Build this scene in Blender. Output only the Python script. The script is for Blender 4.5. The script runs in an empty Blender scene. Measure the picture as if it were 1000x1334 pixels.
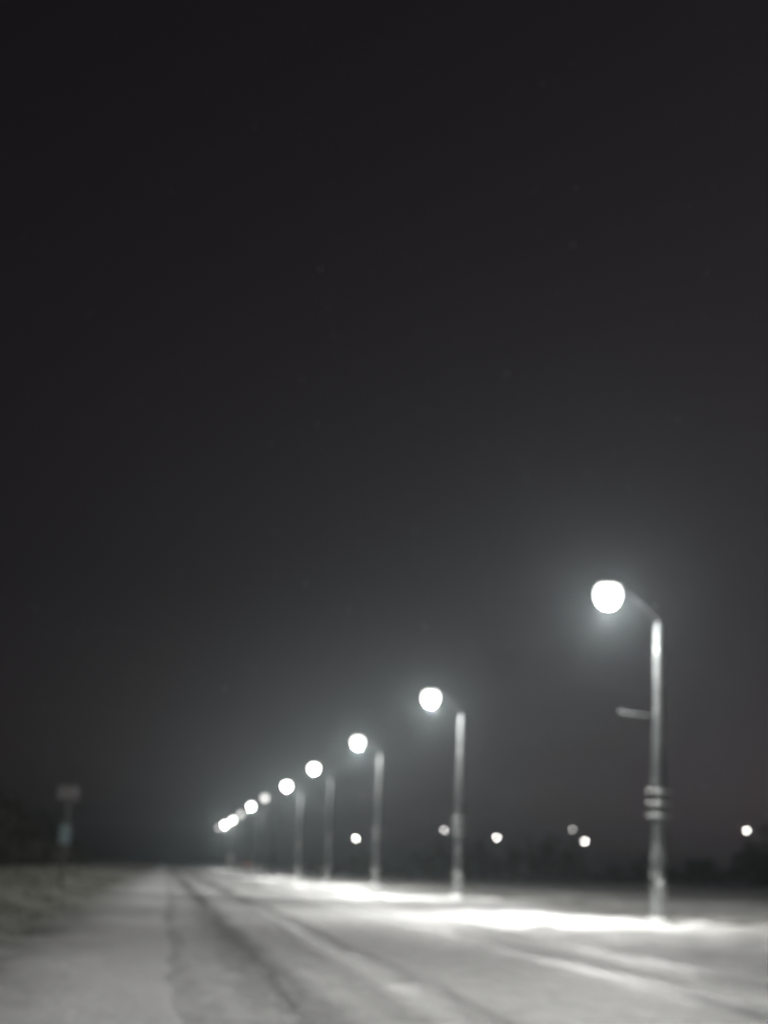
import bpy, bmesh, math, random
import numpy as np
from mathutils import Vector, Matrix

random.seed(7)
rng = np.random.default_rng(7)
scene = bpy.context.scene
COL = scene.collection
PI = math.pi

# ------------------------------------------------------------------ helpers
def tag(o, label=None, cat=None, group=None, kind=None):
    if label: o['label'] = label
    if cat: o['category'] = cat
    if group: o['group'] = group
    if kind: o['kind'] = kind
    return o

def empty(name, loc, rz=0.0):
    o = bpy.data.objects.new(name, None)
    o.empty_display_size = 0.3
    COL.objects.link(o)
    o.location = loc
    o.rotation_euler = (0, 0, rz)
    return o

def link_mesh(name, me, mat, parent=None, smooth=True):
    me.materials.append(mat)
    if smooth:
        me.polygons.foreach_set('use_smooth', [True] * len(me.polygons))
    o = bpy.data.objects.new(name, me)
    COL.objects.link(o)
    if parent is not None:
        o.parent = parent
    return o

def obj(name, bm, mat, parent=None, smooth=True):
    bmesh.ops.recalc_face_normals(bm, faces=bm.faces[:])
    me = bpy.data.meshes.new(name)
    bm.to_mesh(me); bm.free()
    return link_mesh(name, me, mat, parent, smooth)

def add_tube(bm, pts, radii, seg=16, caps=True, flat=1.0):
    """a swept tube through pts; flat squashes it in z"""
    pts = [Vector(p) for p in pts]
    rings = []
    for i, p in enumerate(pts):
        if i == 0: t = pts[1] - pts[0]
        elif i == len(pts) - 1: t = pts[-1] - pts[-2]
        else: t = pts[i + 1] - pts[i - 1]
        t.normalize()
        a = Vector((0, 1, 0)) if abs(t.y) < 0.9 else Vector((1, 0, 0))
        u = a.cross(t).normalized(); v = t.cross(u)
        ring = []
        for k in range(seg):
            an = 2 * PI * k / seg
            ring.append(bm.verts.new(p + radii[i] * (math.cos(an) * u * flat + math.sin(an) * v)))
        rings.append(ring)
    for r0, r1 in zip(rings[:-1], rings[1:]):
        for k in range(seg):
            bm.faces.new((r0[k], r0[(k + 1) % seg], r1[(k + 1) % seg], r1[k]))
    if caps:
        bm.faces.new(rings[0][::-1]); bm.faces.new(rings[-1])

def add_box(bm, c, s, bevel=0.0, rot=None):
    r = bmesh.ops.create_cube(bm, size=1.0)
    vs = r['verts']
    bmesh.ops.scale(bm, vec=Vector(s), verts=vs)
    if bevel:
        es = list({e for v in vs for e in v.link_edges})
        g = bmesh.ops.bevel(bm, geom=es, offset=bevel, segments=2, affect='EDGES')
        vs = list({v for f in g['faces'] for v in f.verts} | {v for v in vs if v.is_valid})
    if rot is not None:
        bmesh.ops.rotate(bm, cent=Vector((0, 0, 0)), matrix=rot, verts=vs)
    bmesh.ops.translate(bm, vec=Vector(c), verts=vs)

def copy_tree(o, parent=None):
    c = o.copy()
    COL.objects.link(c)
    if parent is not None:
        c.parent = parent
        c.matrix_parent_inverse = o.matrix_parent_inverse.copy()
    for ch in list(o.children):
        copy_tree(ch, c)
    return c

def bumps(x, y, seeds):
    """smooth sum-of-sines relief"""
    z = 0
    for k, (fx, fy, ph, a) in enumerate(seeds):
        z = z + a * np.sin(fx * x + fy * y + ph)
    return z
def seeds(n, lo, hi, amp):
    out = []
    for _ in range(n):
        f = math.exp(rng.uniform(math.log(lo), math.log(hi))); an = rng.uniform(0, 2 * PI)
        out.append((f * math.cos(an), f * math.sin(an), rng.uniform(0, 2 * PI), amp * lo / f))
    return out
S_BIG, S_MID, S_SMALL = seeds(8, .05, .3, .06), seeds(14, .5, 2.2, .05), seeds(16, 2.5, 7., .022)

def sstep(a, b, x):
    t = np.clip((x - a) / (b - a), 0, 1)
    return t * t * (3 - 2 * t)

def ground_z(x, y):
    x = np.asarray(x, float); y = np.asarray(y, float)
    right = sstep(8.3, 9.2, x); left = 1 - sstep(-2.6, -1.4, x)
    off = np.maximum(right, left)
    near = 1 - sstep(120, 220, y)
    z = off * (bumps(x, y, S_BIG) * .7 + near * (bumps(x, y, S_MID) * .7 + bumps(x, y, S_SMALL) * .8))
    z = z + (1 - off) * near * .12 * (bumps(x, y, S_MID) * .4 + bumps(x, y, S_SMALL) * .5)
    # ploughed ridge beside the right edge of the road, low bank on the left
    lump = .75 + .25 * np.sin(y * .9 + 1.3 * np.sin(y * .37)) + .2 * np.sin(y * 2.3)
    z = z + .03 * np.exp(-((x - 8.85 - .15 * np.sin(y * .21)) / .33) ** 2) * lump * near
    z = z + .38 * left * sstep(-2.2, -6.0, x) + .5 * sstep(-8, -40, x)
    z = z + .10 * sstep(9.5, 12.5, x) + .95 * sstep(18, 75, x) * sstep(30, 150, y)
    # the road bed, under the road's own sheet
    bed = sstep(.15, .5, x) * (1 - sstep(8.0, 8.4, x))
    z = z * (1 - bed) - .035 * bed
    return z

# ------------------------------------------------------------------ node helpers
def new_mat(name):
    m = bpy.data.materials.new(name); m.use_nodes = True
    nt = m.node_tree
    return m, nt, nt.nodes['Principled BSDF']
def N(nt, t, **kw):
    n = nt.nodes.new(t)
    for k, v in kw.items(): setattr(n, k, v)
    return n
def math_node(nt, op, a, b=None, c=None, clamp=False):
    n = N(nt, 'ShaderNodeMath', operation=op); n.use_clamp = clamp
    for i, v in enumerate((a, b, c)):
        if v is None: continue
        if isinstance(v, (int, float)): n.inputs[i].default_value = v
        else: nt.links.new(v, n.inputs[i])
    return n.outputs[0]
def ramp(nt, fac, stops, interp='LINEAR'):
    n = N(nt, 'ShaderNodeValToRGB'); cr = n.color_ramp; cr.interpolation = interp
    while len(cr.elements) > 1: cr.elements.remove(cr.elements[-1])
    for i, (p, c) in enumerate(stops):
        e = cr.elements[0] if i == 0 else cr.elements.new(p)
        e.position = p
        e.color = (c, c, c, 1) if isinstance(c, (int, float)) else (*c, 1)
    nt.links.new(fac, n.inputs[0])
    return n.outputs[0]
def noise(nt, vec, scale, detail=4, rough=.55, dim='3D'):
    n = N(nt, 'ShaderNodeTexNoise'); n.noise_dimensions = dim
    n.inputs['Scale'].default_value = scale; n.inputs['Detail'].default_value = detail
    n.inputs['Roughness'].default_value = rough
    nt.links.new(vec, n.inputs['Vector'])
    return n.outputs['Fac']
def stretch(nt, vec, s):
    n = N(nt, 'ShaderNodeMapping'); n.inputs['Scale'].default_value = s
    nt.links.new(vec, n.inputs['Vector']); return n.outputs[0]
def mix(nt, fac, a, b, blend='MIX'):
    n = N(nt, 'ShaderNodeMix', data_type='RGBA', blend_type=blend)
    for sock, v in ((n.inputs[0], fac), (n.inputs[6], a), (n.inputs[7], b)):
        if isinstance(v, (int, float)): sock.default_value = v
        elif isinstance(v, tuple): sock.default_value = (*v, 1)
        else: nt.links.new(v, sock)
    return n.outputs[2]
def bump(nt, h, strength, dist):
    n = N(nt, 'ShaderNodeBump'); n.inputs['Strength'].default_value = strength; n.inputs['Distance'].default_value = dist
    nt.links.new(h, n.inputs['Height']); return n.outputs[0]

# ------------------------------------------------------------------ materials
def mat_ground():
    m, nt, b = new_mat('verge_snow')
    co = N(nt, 'ShaderNodeTexCoord').outputs['Object']
    sx = N(nt, 'ShaderNodeSeparateXYZ'); nt.links.new(co, sx.inputs[0])
    big = noise(nt, co, .18, 5); mid = noise(nt, co, 1.3, 5, .65); fine = noise(nt, co, 9, 4, .6)
    snow = mix(nt, ramp(nt, mid, [(.35, 0), (.7, 1)]), (.74, .745, .74), (.58, .585, .58))
    # paler snow on the left shoulder, grass showing through on the left bank and in the field
    wob = math_node(nt, 'MULTIPLY_ADD', big, 3.0, -1.5)
    xw = math_node(nt, 'ADD', sx.outputs['X'], wob)
    should = ramp(nt, math_node(nt, 'MULTIPLY_ADD', xw, .05, .5), [(.40, 0), (.46, 1), (.56, 1), (.68, 0)])
    snow = mix(nt, should, snow, (.88, .885, .88))
    g = mix(nt, fine, (.13, .145, .095), (.27, .26, .21))
    leftbank = ramp(nt, math_node(nt, 'MULTIPLY_ADD', xw, .05, .5), [(.22, .9), (.34, .75), (.455, 0)])
    thr = math_node(nt, 'MULTIPLY_ADD', mid, 1.0, math_node(nt, 'MULTIPLY', fine, .5))
    gm = math_node(nt, 'MULTIPLY', ramp(nt, thr, [(.5, .35), (.85, 1)]), leftbank)
    field = math_node(nt, 'MULTIPLY', ramp(nt, math_node(nt, 'MULTIPLY_ADD', xw, .02, 0.), [(.26, 0), (.33, .5), (.5, .25)]), ramp(nt, thr, [(.6, 0), (.95, 1)]))
    gm = math_node(nt, 'MAXIMUM', gm, field)
    thin = ramp(nt, math_node(nt, 'MULTIPLY_ADD', xw, .02, 0.), [(.275, 0), (.33, .8), (.39, .6), (.48, .0)])  # lamp light's fall-off behind the poles, painted as a darker strip of snow
    snow = mix(nt, thin, snow, mix(nt, ramp(nt, mid, [(.4, 0), (.65, 1)]), (.40, .395, .385), (.27, .265, .25)))
    # darker band running aslant over the left shoulder
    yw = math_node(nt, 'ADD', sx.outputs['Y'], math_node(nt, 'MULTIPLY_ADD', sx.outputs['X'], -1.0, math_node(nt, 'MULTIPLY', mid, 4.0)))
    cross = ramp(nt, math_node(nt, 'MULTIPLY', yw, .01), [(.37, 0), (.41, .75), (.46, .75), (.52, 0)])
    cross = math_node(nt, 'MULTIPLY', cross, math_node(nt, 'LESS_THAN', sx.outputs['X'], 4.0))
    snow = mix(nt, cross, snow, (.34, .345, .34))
    colr = mix(nt, gm, snow, g)
    nt.links.new(colr, b.inputs['Base Color'])
    b.inputs['Roughness'].default_value = .7
    b.inputs['Specular IOR Level'].default_value = .25
    nt.links.new(bump(nt, math_node(nt, 'MULTIPLY_ADD', fine, .4, mid), .6, .12), b.inputs['Normal'])
    return m

def mat_road():
    m, nt, b = new_mat('packed_road_snow')
    co = N(nt, 'ShaderNodeTexCoord').outputs['Object']
    sx = N(nt, 'ShaderNodeSeparateXYZ'); nt.links.new(co, sx.inputs[0])
    streak = stretch(nt, co, (1, .06, 1))
    w1 = noise(nt, stretch(nt, co, (.02, .055, 1)), 1.0, 2)
    w2 = noise(nt, stretch(nt, co, (1.2, .25, 1)), 1.0, 4, .6)
    xw = math_node(nt, 'ADD', sx.outputs['X'], math_node(nt, 'MULTIPLY_ADD', w1, .9, -.45))
    xw = math_node(nt, 'ADD', xw, math_node(nt, 'MULTIPLY_ADD', w2, .5, -.25))
    f = math_node(nt, 'MULTIPLY', xw, .1)
    P_ = lambda x: x / 10
    prof = ramp(nt, f, [
        (P_(.0), .92), (P_(.6), .76), (P_(1.0), .52), (P_(1.25), .08), (P_(1.42), .46), (P_(1.75), .80), (P_(2.35), .74),
        (P_(2.7), .10), (P_(2.95), .08), (P_(3.4), .76), (P_(4.3), .58), (P_(5.4), .42), (P_(5.9), .0), (P_(6.15), .0),
        (P_(6.7), .74), (P_(7.1), .32), (P_(7.6), .0), (P_(7.9), .0), (P_(8.3), .32), (P_(8.6), .5)], 'EASE')
    patch = noise(nt, stretch(nt, co, (.5, .12, 1)), 1.0, 5, .6)
    st = noise(nt, streak, 5.0, 4, .6)
    v = math_node(nt, 'MULTIPLY_ADD', patch, .7, math_node(nt, 'MULTIPLY_ADD', st, .35, -.52))
    clod = noise(nt, stretch(nt, co, (1, .55, 1)), 2.6, 6, .7)
    v = math_node(nt, 'ADD', v, math_node(nt, 'MULTIPLY_ADD', clod, 1.7, -.85))
    v = math_node(nt, 'ADD', prof, v, clamp=True)
    # darker band running aslant across the left part of the road
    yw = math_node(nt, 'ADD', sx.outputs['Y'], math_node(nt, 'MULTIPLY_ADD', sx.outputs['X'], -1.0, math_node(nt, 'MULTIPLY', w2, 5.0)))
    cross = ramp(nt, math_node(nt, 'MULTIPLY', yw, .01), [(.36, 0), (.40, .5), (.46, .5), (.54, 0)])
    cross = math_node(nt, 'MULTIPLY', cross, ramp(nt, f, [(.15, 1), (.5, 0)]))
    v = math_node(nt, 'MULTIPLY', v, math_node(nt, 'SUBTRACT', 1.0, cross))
    colr = ramp(nt, v, [(0, (.20, .205, .205)), (.35, (.36, .365, .36)), (.7, (.60, .605, .60)), (1, (.78, .785, .78))])
    nt.links.new(colr, b.inputs['Base Color'])
    nt.links.new(ramp(nt, v, [(0, .45), (.5, .65), (1, .75)]), b.inputs['Roughness'])
    b.inputs['Specular IOR Level'].default_value = .3
    fine = noise(nt, co, 7, 4, .6)
    nt.links.new(bump(nt, math_node(nt, 'MULTIPLY_ADD', fine, .5, v), .5, .06), b.inputs['Normal'])
    return m

def mat_simple(name, c0, c1, scale=6, rough=.6, metal=0., bumpd=.004, spec=.4):
    m, nt, b = new_mat(name); b.inputs['Specular IOR Level'].default_value = spec
    co = N(nt, 'ShaderNodeTexCoord').outputs['Object']
    n = noise(nt, co, scale, 5, .6)
    nt.links.new(mix(nt, ramp(nt, n, [(.35, 0), (.68, 1)]), c0, c1), b.inputs['Base Color'])
    b.inputs['Roughness'].default_value = rough; b.inputs['Metallic'].default_value = metal
    nt.links.new(bump(nt, n, .3, bumpd), b.inputs['Normal'])
    return m

def mat_emit(name, col, strength):
    m, nt, b = new_mat(name)
    b.inputs['Base Color'].default_value = (.6, .6, .6, 1)
    b.inputs['Emission Color'].default_value = (*col, 1)
    b.inputs['Emission Strength'].default_value = strength
    return m

def mat_pole():
    m, nt, b = new_mat('weathered_pole_steel')
    co = N(nt, 'ShaderNodeTexCoord').outputs['Object']
    sx = N(nt, 'ShaderNodeSeparateXYZ'); nt.links.new(co, sx.inputs[0])
    rnd = N(nt, 'ShaderNodeObjectInfo').outputs['Random']
    cv = N(nt, 'ShaderNodeVectorMath', operation='ADD'); nt.links.new(co, cv.inputs[0])
    cb = N(nt, 'ShaderNodeCombineXYZ'); nt.links.new(math_node(nt, 'MULTIPLY', rnd, 37.0), cb.inputs[2]); nt.links.new(cb.outputs[0], cv.inputs[1])
    run = noise(nt, stretch(nt, cv.outputs[0], (9, 9, .7)), 1.0, 5, .65)
    steel = mix(nt, ramp(nt, run, [(.35, 0), (.65, 1)]), (.016, .019, .020), (.046, .051, .052))
    # snow blown on to the lower part and in flecks higher up
    fl = noise(nt, stretch(nt, cv.outputs[0], (6, 6, 2.2)), 1.0, 5, .7)
    low = ramp(nt, math_node(nt, 'MULTIPLY', sx.outputs['Z'], .1), [(0, .75), (.06, .5), (.16, .1), (.45, -.05), (.9, -.2)])
    mask = ramp(nt, math_node(nt, 'ADD', fl, math_node(nt, 'MULTIPLY', low, .6)), [(.58, 0), (.74, 1)])
    nt.links.new(mix(nt, mask, steel, (.34, .35, .35)), b.inputs['Base Color'])
    b.inputs['Roughness'].default_value = .7; b.inputs['Specular IOR Level'].default_value = .25
    nt.links.new(bump(nt, fl, .4, .01), b.inputs['Normal'])
    return m

LIGHT = (1.0, .985, .95)
LENS_L = 15.0
M = dict(
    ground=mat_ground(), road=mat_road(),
    steel=mat_simple('galvanised_steel', (.055, .061, .062), (.11, .12, .12), 3, .65, .1),
    strap=mat_simple('bright_steel_strap', (.34, .35, .35), (.45, .46, .46), 14, .35, .3),
    housing=mat_simple('lamp_housing_grey', (.25, .26, .27), (.32, .33, .34), 8, .5),
    pole=mat_pole(),
    arm=mat_simple('dark_painted_arm', (.010, .010, .011), (.02, .021, .022), 8, .8, spec=.05),
    dark=mat_simple('dull_dark_metal', (.10, .11, .11), (.16, .17, .17), 8, .6),
    sign=mat_simple('frosted_sign_face', (.15, .145, .148), (.34, .325, .33), 9, .45),
    plate=mat_simple('blue_grey_plate', (.20, .27, .29), (.28, .35, .37), 9, .5),
    twig=mat_simple('bare_twigs', (.045, .045, .035), (.085, .08, .06), 2, .9),
    frost=mat_simple('frosted_grass', (.13, .15, .075), (.34, .34, .27), 1.5, .85),
    bark=mat_simple('dark_bark', (.06, .055, .045), (.10, .09, .075), 5, .9),
    white=mat_simple('white_panel', (.66, .67, .66), (.78, .78, .77), 6, .5),
    flake=mat_simple('snowflake_ice', (.85, .86, .87), (.9, .9, .9), 6, .6),
    lens_full=mat_emit('lit_lens', LIGHT, LENS_L),
    lens_soft=mat_emit('lit_lens_opal', LIGHT, 5.0),
    lens_half=mat_emit('lit_lens_weaker', LIGHT, LENS_L * .6),
    lens_dim=mat_emit('lit_lens_failing', LIGHT, LENS_L * .15),
    lens_far=mat_emit('lit_lens_far', (1.0, .97, .93), 40.0),
    lens_far_mid=mat_emit('lit_lens_far_weaker', (1.0, .98, .96), 16.0),
    lens_far_dim=mat_emit('lit_lens_far_dim', (1.0, .97, .93), 7.0),
    red=mat_emit('red_lamp_glass', (1.0, .3, .22), 2.0),
)

# ------------------------------------------------------------------ ground and road
def axis(parts):
    out = []
    for a, b, n in parts: out += list(np.linspace(a, b, n, endpoint=False))
    out.append(parts[-1][1]); return np.array(out)
def grid(name, xs, ys, zf, mat):
    X, Y = np.meshgrid(xs, ys); Z = zf(X, Y)
    nx, ny = len(xs), len(ys)
    v = np.stack([X.ravel(), Y.ravel(), Z.ravel()], 1)
    i = np.arange(nx * ny).reshape(ny, nx)
    f = np.stack([i[:-1, :-1].ravel(), i[:-1, 1:].ravel(), i[1:, 1:].ravel(), i[1:, :-1].ravel()], 1)
    me = bpy.data.meshes.new(name); me.from_pydata(v.tolist(), [], f.tolist()); me.update()
    return link_mesh(name, me, mat)
gx = axis([(-900, -60, 20), (-60, -12, 24), (-12, -4, 32), (-4, 0, 32), (0, .5, 8), (.5, 8, 8), (8, 9.6, 20), (9.6, 20, 60), (20, 60, 40), (60, 900, 24)])
gy = axis([(-60, 4, 20), (4, 60, 260), (60, 130, 140), (130, 260, 60), (260, 1200, 40)])
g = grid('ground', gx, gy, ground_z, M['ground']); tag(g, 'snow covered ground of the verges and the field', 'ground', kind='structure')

TR = [(1.0, .32), (2.87, .2), (6.05, .22), (7.85, .2)]
def road_z(x, y):
    z = .004 + bumps(x, y, S_SMALL) * .12
    for c, w in TR:
        cw = c + .12 * np.sin(y * .11 + c) + .05 * np.sin(y * .43 + 2 * c)
        z = z - .018 * np.exp(-((x - cw) / w) ** 2) + .012 * np.exp(-((x - cw - 1.9 * w) / (.6 * w)) ** 2) + .012 * np.exp(-((x - cw + 1.9 * w) / (.6 * w)) ** 2)
    edge = .25 * sstep(.3, .1, x) + sstep(8.0, 8.35, x)
    return z - .03 * edge
rx = axis([(.1, 8.38, 120)]); ry = axis([(-50, 4, 20), (4, 70, 220), (70, 200, 120), (200, 1100, 60)])
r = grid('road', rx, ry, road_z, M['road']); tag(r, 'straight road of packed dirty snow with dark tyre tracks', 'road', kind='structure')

# ------------------------------------------------------------------ street lamps
LGRP = 'street lamps in the row along the right verge'
def make_street_lamp():
    t = empty('street_lamp', (0, 0, 0))
    bm = bmesh.new()   # stepped steel pole
    zr = [(-.35, .235), (1.6, .225), (1.62, .212), (4.55, .200), (4.6, .186), (5.55, .178), (5.62, .155), (8.60, .120), (8.74, .05)]
    add_tube(bm, [(0, 0, z) for z, _ in zr], [q for _, q in zr], 20)
    obj('pole', bm, M['pole'], t)
    bm = bmesh.new()
    a = [Vector((0, 0, 8.55)), Vector((-.04, 0, 8.74)), Vector((-.16, 0, 8.90)), Vector((-.55, 0, 9.24)), Vector((-.95, 0, 9.56)), Vector((-1.15, 0, 9.70))]
    add_tube(bm, a, [.026, .024, .021, .020, .020, .022], 12)
    obj('arm', bm, M['arm'], t)
    # cobra head: housing and a bowl lens below it
    bm = bmesh.new()
    prof = [(-1.08, .05, 9.56), (-1.16, .10, 9.585), (-1.30, .15, 9.60), (-1.5, .185, 9.615), (-1.72, .175, 9.62), (-1.86, .12, 9.61), (-1.91, .04, 9.60)]
    rings = []
    for x, w, zt in prof:
        rings.append([bm.verts.new((x, w * math.cos(k), zt + .13 + (.085 if math.sin(k) > 0 else .035) * (w / .18) * math.sin(k))) for k in [2 * PI * q / 16 for q in range(16)]])
    for r0, r1 in zip(rings[:-1], rings[1:]):
        for k in range(16): bm.faces.new((r0[k], r0[(k + 1) % 16], r1[(k + 1) % 16], r1[k]))
    bm.faces.new(rings[0]); bm.faces.new(rings[-1][::-1])
    head = obj('lamp_head', bm, M['housing'], t)
    bm = bmesh.new()
    rings = []
    for q, e in enumerate((-.75, -.4, -.05, .3, .65, 1.0, 1.32)):
        rings.append([bm.verts.new((-1.55 + .40 * math.cos(e) * math.cos(k), .36 * math.cos(e) * math.sin(k), 9.46 - .40 * math.sin(e))) for k in [2 * PI * j / 22 for j in range(22)]])
    for r0, r1 in zip(rings[:-1], rings[1:]):
        for k in range(22): bm.faces.new((r0[k], r0[(k + 1) % 22], r1[(k + 1) % 22], r1[k]))
    bm.faces.new(rings[-1]); bm.faces.new(rings[0][::-1])
    obj('lens', bm, M['lens_soft'], head)
    sl = bpy.data.lights.new('lamp_beam', 'SPOT'); sl.energy = 6000; sl.color = LIGHT; sl.shadow_soft_size = .2
    sl.spot_size = math.radians(140); sl.spot_blend = 1.0
    so = bpy.data.objects.new('lamp_beam', sl); COL.objects.link(so); so.parent = head
    so.location = (-1.55, 0, 9.0); so.rotation_euler = (0, math.radians(18), 0); so.scale = (.40, .76, 1)
    gl = bpy.data.lights.new('lamp_glow', 'POINT'); gl.energy = 5000; gl.color = LIGHT; gl.shadow_soft_size = .2
    go = bpy.data.objects.new('lamp_glow', gl); COL.objects.link(go); go.parent = head; go.location = (-1.55, 0, 8.93)
    bm = bmesh.new()   # short horizontal bracket towards the road
    add_tube(bm, [(-.06, 0, 5.93), (-1.18, 0, 6.0)], [.030, .024], 10)
    add_tube(bm, [(-.08, 0, 5.78), (-.08, 0, 6.08)], [.035, .035], 10)
    add_tube(bm, [(-1.14, 0, 5.95), (-1.14, 0, 6.07)], [.03, .03], 10)
    obj('bracket', bm, M['steel'], t)
    for z in (3.08, 3.43, 3.77):
        bm = bmesh.new()
        rr = .212
        add_tube(bm, [(0, 0, z - .035), (0, 0, z - .03), (0, 0, z + .03), (0, 0, z + .035)], [rr - .004, rr + .022, rr + .022, rr - .004], 20)
        for s in (-1, 1): add_box(bm, (s * (rr + .07), -.02, z), (.15, .04, .06), .006)
        obj('strap', bm, M['strap'], t)
    bm = bmesh.new()
    add_box(bm, (0, -.232, 1.05), (.11, .03, .42), .008)
    obj('access_door', bm, M['strap'], t)
    bm = bmesh.new()
    add_tube(bm, [(0, 0, -.3), (0, 0, .10), (0, 0, .2), (0, 0, .26)], [.46, .42, .30, .2], 20)
    obj('base', bm, M['white'], t)
    return t
proto = make_street_lamp()
LAMPX = 13.98
LY = [43.6, 73.4, 103.0, 134.0, 163.0, 198.5, 229.5, 266.0, 301.0, 338.0, 374.0]
LM = ['soft', 'soft', 'soft', 'half', 'full', 'dim', 'half', 'dim', 'half', 'full', 'dim']
LL = ['tall lit street lamp closest to the camera, big white glow above the brightest snow patch',
      'lit street lamp second along the row, next beyond the tallest pole with the bracket',
      'lit street lamp third along the row, its pole right of a low far lamp',
      'lit street lamp fourth along the row, smaller glow between third and fifth lamps',
      'lit street lamp fifth along the row, brighter than the lamp before it',
      'faint street lamp sixth along the row, hardly lit',
      'lit street lamp seventh along the row, just past the first faint lamp',
      'faint street lamp eighth along the row, second of the hardly lit ones',
      'small lit street lamp ninth along the row, where the lights start to merge',
      'small lit street lamp tenth along the row, last bright light before the haze',
      'faint street lamp at the far end of the row, farthest visible light of the road']
for i, (y, mm, lab) in enumerate(zip(LY, LM, LL)):
    o = proto if i == 0 else copy_tree(proto)
    x = LAMPX - (0, .22, .20, .24, .3, .5, .5, .3, .25, .2, .3)[i]
    o.location = (x, y, float(ground_z(x, y)))
    o.rotation_euler = [math.radians(random.uniform(-q, q)) if i else 0 for q in (.7, .5, 3)]
    tag(o, lab, 'street lamp', LGRP)
    if i:
        for ch in o.children:
            for gch in ch.children:
                if mm != 'soft' and gch.name.startswith('lens'):
                    gch.data = gch.data.copy(); gch.data.materials[0] = M['lens_' + mm]
                if mm in ('half', 'dim') and gch.type == 'LIGHT':
                    gch.data = gch.data.copy(); gch.data.energy *= {'half': .55, 'dim': .012}[mm]
        if i == 1:
            for ch in list(o.children):
                if ch.name.startswith('bracket'): bpy.data.objects.remove(ch)
# the row goes on beside the camera
o = copy_tree(proto); o.location = (LAMPX, 13.6, float(ground_z(LAMPX, 13.6)))
for ch in o.children:
    for gch in ch.children:
        gch.data = gch.data.copy()
        if gch.name.startswith('lamp_glow'): gch.data.energy *= .4
        elif gch.type == 'LIGHT':
            gch.data.energy *= .55; gch.rotation_euler.y = math.radians(52)
        else: gch.data.materials[0] = M['lens_half']
tag(o, 'lit street lamp of the row beside the camera, outside the right edge of the picture', 'street lamp', LGRP)

# ------------------------------------------------------------------ small lamps beyond the field
def make_far_lamp():
    t = empty('yard_lamp', (0, 0, 0))
    bm = bmesh.new(); add_tube(bm, [(0, 0, -.6), (0, 0, 3), (0, 0, 6.0)], [.10, .08, .06], 10); obj('pole', bm, M['dark'], t)
    bm = bmesh.new(); add_tube(bm, [(0, 0, 5.8), (-.15, 0, 6.1), (-.5, 0, 6.25), (-.7, 0, 6.27)], [.04, .035, .03, .03], 8); obj('arm', bm, M['dark'], t)
    bm = bmesh.new(); add_tube(bm, [(-.62, 0, 6.3), (-.75, 0, 6.3), (-1.05, 0, 6.31), (-1.2, 0, 6.3)], [.06, .15, .16, .05], 10); h = obj('lamp_head', bm, M['dark'], t)
    bm = bmesh.new()
    bmesh.ops.create_uvsphere(bm, u_segments=10, v_segments=6, radius=.2)
    bmesh.ops.scale(bm, vec=Vector((1.05, .8, .8)), verts=bm.verts[:])
    bmesh.ops.translate(bm, vec=Vector((-.92, 0, 6.17)), verts=bm.verts[:])
    obj('lens', bm, M['lens_far'], h)
    return t
FAR = [  # x, y, height of the lens, lens, label
    (30.0, 250.0, 6.09, 'far', 'small lit lamp beyond the field, low between the second and third street lamp poles'),
    (44.3, 250.0, 8.05, 'far_mid', 'small lit lamp beyond the field, just left of the second street lamp pole'),
    (53.0, 250.0, 7.21, 'far', 'small lit lamp beyond the field, alone right of the second street lamp pole'),
    (67.65, 250.0, 7.25, 'far', 'small lit lamp beyond the field, brighter of the pair left of the tallest pole'),
    (65.6, 250.0, 9.1, 'far_dim', 'faint lamp beyond the field, upper one of the pair left of the tallest pole'),
    (95.3, 250.0, 10.2, 'far', 'small lit lamp beyond the field near the right edge, right of the tallest pole'),
]
fp = make_far_lamp()
for i, (x, y, hz, mm, lab) in enumerate(FAR):
    o = fp if i == 0 else copy_tree(fp)
    gz = float(ground_z(x, y)); s = (hz - gz) / 6.17
    o.location = (x + .92, y, gz)
    tag(o, lab, 'lamp', 'small lamps beyond the field')
    # heights differ: the pole is taller or shorter, the head keeps its size
    dz = hz - gz - 6.17
    for ch in o.children:
        if ch.name.startswith('pole'):
            ch.scale.z = (6.0 + dz) / 6.0
        else:
            ch.location.z = dz
        for gch in ch.children:
            if gch.name.startswith('lens') and mm != 'far':
                gch.data = gch.data.copy(); gch.data.materials[0] = M['lens_' + mm]

# ------------------------------------------------------------------ road sign on the left bank
SX, SY = -3.90, 62.0
t = empty('road_sign', (SX, SY, float(ground_z(SX, SY))))
tag(t, 'dim road sign with pale rectangular board and blue grey plate on a thin post', 'road sign')
bm = bmesh.new(); add_tube(bm, [(0, 0, -.4), (0, 0, 1.5), (0, 0, 3.72)], [.06, .06, .06], 12); obj('post', bm, M['dark'], t)
bm = bmesh.new(); add_box(bm, (0, -.075, 3.50), (.84, .03, .52), .012); obj('sign_board', bm, M['sign'], t, smooth=False)
bm = bmesh.new(); add_box(bm, (0, -.062, 1.92), (.44, .02, .74), .006); obj('sign_plate', bm, M['plate'], t, smooth=False)
for z in (3.36, 3.62):
    bm = bmesh.new(); add_box(bm, (0, -.03, z), (.14, .06, .04), .004); obj('clamp', bm, M['dark'], t)

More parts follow.
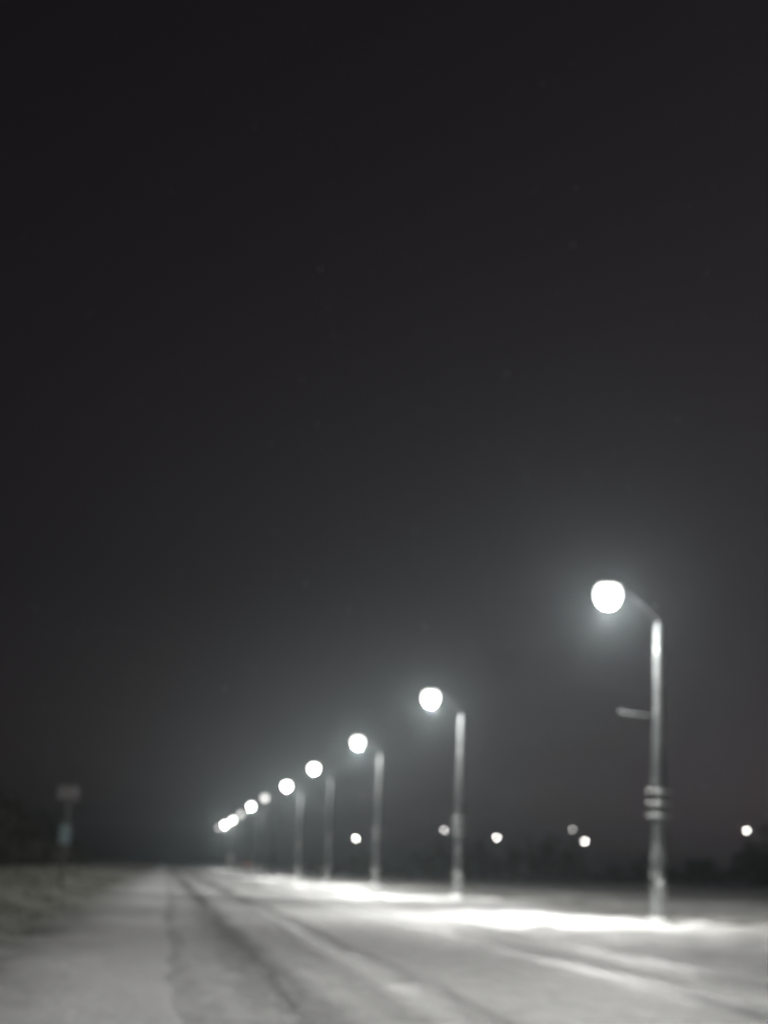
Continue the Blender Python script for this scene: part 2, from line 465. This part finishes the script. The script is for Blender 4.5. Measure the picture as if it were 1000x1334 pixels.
# ------------------------------------------------------------------ small things far down the road
px_, py_ = 12.2, 235.0
t = empty('marker_lamp', (px_, py_, float(ground_z(px_, py_)))); tag(t, 'small dim red lamp on a short post far down the right verge', 'marker lamp')
bm = bmesh.new(); add_tube(bm, [(0, 0, -.3), (0, 0, 1.0)], [.05, .05], 10); obj('post', bm, M['dark'], t)
bm = bmesh.new(); bmesh.ops.create_uvsphere(bm, u_segments=10, v_segments=8, radius=.12); bmesh.ops.translate(bm, vec=Vector((0, 0, 1.1)), verts=bm.verts[:]); obj('lens', bm, M['red'], t)
px_, py_ = 8.8, 215.0
t = empty('notice_board', (px_, py_, float(ground_z(px_, py_)))); tag(t, 'pale upright notice board far down the right verge under the merging lamps', 'notice board')
bm = bmesh.new(); add_box(bm, (0, -.05, 1.7), (.7, .04, 1.5), .01); obj('panel', bm, M['white'], t, smooth=False)
for s in (-1, 1):
    bm = bmesh.new(); add_tube(bm, [(s * .25, 0, -.3), (s * .25, 0, 2.3)], [.03, .03], 8); obj('post', bm, M['dark'], t)

# ------------------------------------------------------------------ vegetation
def tris_object(name, P, mat):
    """P: (n,3,3) triangles in one mesh"""
    n = len(P); me = bpy.data.meshes.new(name)
    me.from_pydata(P.reshape(-1, 3).tolist(), [], np.arange(3 * n).reshape(n, 3).tolist()); me.update()
    return link_mesh(name, me, mat, smooth=False)
def twig_cloud(x, y, z0, h, w, n):
    """leaf-sized faces and upright twigs in an uneven crown"""
    lobes = rng.normal(0, 1, (5, 3)) * [w * .38, w * .38, h * .16] + [0, 0, h * .62]
    c = lobes[rng.integers(0, 5, n)] + rng.normal(0, 1, (n, 3)) * [w * .2, w * .2, h * .15]
    c[:, 2] = np.abs(c[:, 2]); c += [x, y, z0]
    s = rng.uniform(.05, .22, n)[:, None, None] * (h / 4.0 + .4)
    t = rng.normal(0, 1, (n, 3, 3)) * s * [1, 1, 1.3]
    stems = []
    for _ in range(5):
        bx, by = x + rng.normal(0, w * .12), y + rng.normal(0, w * .12); tx, ty = lobes[_][0] + x, lobes[_][1] + y; tz = z0 + max(.5 * h, lobes[_][2])
        q = .02 * h
        stems += [[[bx - q, by, z0 - .3], [bx + q, by, z0 - .3], [tx, ty, tz]], [[bx, by - q, z0 - .3], [bx, by + q, z0 - .3], [tx, ty, tz]]]
    return np.concatenate([c[:, None, :] + t, np.array(stems)])
P = []
for x in np.arange(28, 215, 2.6):
    for _ in range(2):
        xx, yy = x + rng.normal(0, 1.5), 256 + rng.uniform(0, 30) + .05 * x
        P.append(twig_cloud(xx, yy, float(ground_z(xx, yy)), (1.6 + 4.8 * rng.random()) * (.85 + .35 * math.sin(x * .13) + .2 * math.sin(x * .41)), rng.uniform(2.0, 4.2), 240))
o = tris_object('woodland', np.concatenate(P), M['twig']); tag(o, 'dark mass of bare trees and scrub along the far edge of the snowy field', 'woodland', kind='stuff')
P = []
for y in np.arange(70, 330, 3.0):
    for _ in range(2):
        xx = -7.5 - rng.uniform(0, 5) - .02 * y - (3 if y < 90 else 0); yy = y + rng.normal(0, 1.5)
        P.append(twig_cloud(xx, yy, float(ground_z(xx, yy)), rng.uniform(.8, 2.4), rng.uniform(1.4, 2.8), 200))
for y in np.arange(110, 420, 3.0):
    xx = -11 - .035 * y - rng.uniform(0, 14); P.append(twig_cloud(xx, y, float(ground_z(xx, y)), rng.uniform(3.5, 7.5), rng.uniform(3.0, 5), 320))
o = tris_object('undergrowth', np.concatenate(P), M['twig']); tag(o, 'dark scrubby undergrowth on the bank left of the road', 'undergrowth', kind='stuff')
# dead grass through the snow on the left bank
n = 22000
gy_ = 9 + 95 * rng.random(n) ** 1.5; gx_ = -2.2 - rng.gamma(1.8, 1.6, n) + .3 * np.sin(gy_ * .8)
clump = np.sin(gx_ * 2.1 + 1.7 * np.sin(gy_ * .9)) + np.sin(gy_ * 1.3 + gx_) + rng.normal(0, .6, n)
k = clump > .1; gx_, gy_ = gx_[k], gy_[k]; n = len(gx_)
gz_ = ground_z(gx_, gy_); h = rng.uniform(.06, .26, n); a = rng.uniform(0, PI, n); l = rng.normal(0, .09, (n, 2)); w = .006 + .0001 * gy_
B = np.zeros((n, 3, 3))
B[:, 0] = np.stack([gx_ - w * np.cos(a), gy_ - w * np.sin(a), gz_ - .02], 1)
B[:, 1] = np.stack([gx_ + w * np.cos(a), gy_ + w * np.sin(a), gz_ - .02], 1)
B[:, 2] = np.stack([gx_ + l[:, 0], gy_ + l[:, 1], gz_ + h], 1)
o = tris_object('grass', B, M['frost']); tag(o, 'dead frosted grass poking through thin snow on the left bank', 'grass', kind='stuff')

# ------------------------------------------------------------------ falling snow and the air
n = 22000
c = np.stack([rng.uniform(-14, 30, n), rng.uniform(9, 75, n), rng.uniform(.3, 28, n)], 1)
s = .002 + .005 * rng.random(n) ** 2
V = np.array([[1, 0, 0], [-1, 0, 0], [0, 1, 0], [0, -1, 0], [0, 0, 1], [0, 0, -1]], float)
F = np.array([[0, 2, 4], [2, 1, 4], [1, 3, 4], [3, 0, 4], [2, 0, 5], [1, 2, 5], [3, 1, 5], [0, 3, 5]])
vv = (c[:, None, :] + V[None] * s[:, None, None] * rng.uniform(.6, 1.2, (n, 6, 1))).reshape(-1, 3)
ff = (F[None] + 6 * np.arange(n)[:, None, None]).reshape(-1, 3)
me = bpy.data.meshes.new('falling_snow'); me.from_pydata(vv.tolist(), [], ff.tolist()); me.update()
o = link_mesh('falling_snow', me, M['flake']); tag(o, 'fine snowflakes falling through the lamp light', 'snow', kind='stuff')

hm = bpy.data.materials.new('snowy_air'); hm.use_nodes = True
nt = hm.node_tree; nt.nodes.clear()
out = N(nt, 'ShaderNodeOutputMaterial'); pv = N(nt, 'ShaderNodeVolumePrincipled')
pv.inputs['Color'].default_value = (.80, .94, .97, 1)
pv.inputs['Density'].default_value = .00033
pv.inputs['Anisotropy'].default_value = .85
nt.links.new(pv.outputs[0], out.inputs['Volume'])
bm = bmesh.new(); add_box(bm, (0, 570, 14), (1900, 1300, 31))
o = obj('haze', bm, hm, smooth=False); tag(o, 'thin pale night air full of fine snow', 'haze', kind='stuff')

# ------------------------------------------------------------------ night sky
w = bpy.data.worlds.new('World'); scene.world = w; w.use_nodes = True
nt = w.node_tree; bg = nt.nodes['Background']
sky = N(nt, 'ShaderNodeTexSky'); sky.sky_type = 'NISHITA'; sky.sun_disc = False
sky.sun_elevation = math.radians(-4); sky.sun_rotation = math.radians(70)
hs = N(nt, 'ShaderNodeHueSaturation'); hs.inputs['Saturation'].default_value = .1
nt.links.new(sky.outputs[0], hs.inputs['Color'])
nt.links.new(mix(nt, 1.0, hs.outputs[0], (1.0, .84, .96), 'MULTIPLY'), bg.inputs['Color'])
bg.inputs['Strength'].default_value = .3

# ------------------------------------------------------------------ camera
cam = bpy.data.cameras.new('camera'); co = bpy.data.objects.new('camera', cam); COL.objects.link(co)
F_, H = 2000.0, 1.25
roll = math.radians(2.4)
d = Vector((215 - 500, 667 - 1122, -F_)).normalized()
kz = (d.x * math.sin(roll) + d.y * math.cos(roll)) / -d.z
u = Vector((math.sin(roll), math.cos(roll), kz)).normalized()
x = d.cross(u)
R_ = Matrix((x, d, u))
co.matrix_world = Matrix.Translation((0, 0, H)) @ R_.to_4x4()
cam.sensor_fit = 'VERTICAL'; cam.sensor_height = 24.0; cam.lens = 24.0 * F_ / 1334
cam.clip_start = .1; cam.clip_end = 5000
cam.dof.use_dof = True; cam.dof.focus_distance = 2.0; cam.dof.aperture_fstop = 2.65
scene.camera = co

scene.view_settings.view_transform = 'Standard'; scene.view_settings.look = 'None'
scene.view_settings.exposure = 0; scene.view_settings.gamma = 1
scene.render.engine = 'CYCLES'
cy = scene.cycles
cy.use_denoising = True
cy.max_bounces = 6; cy.diffuse_bounces = 3; cy.volume_bounces = 1
cy.sample_clamp_indirect = 4
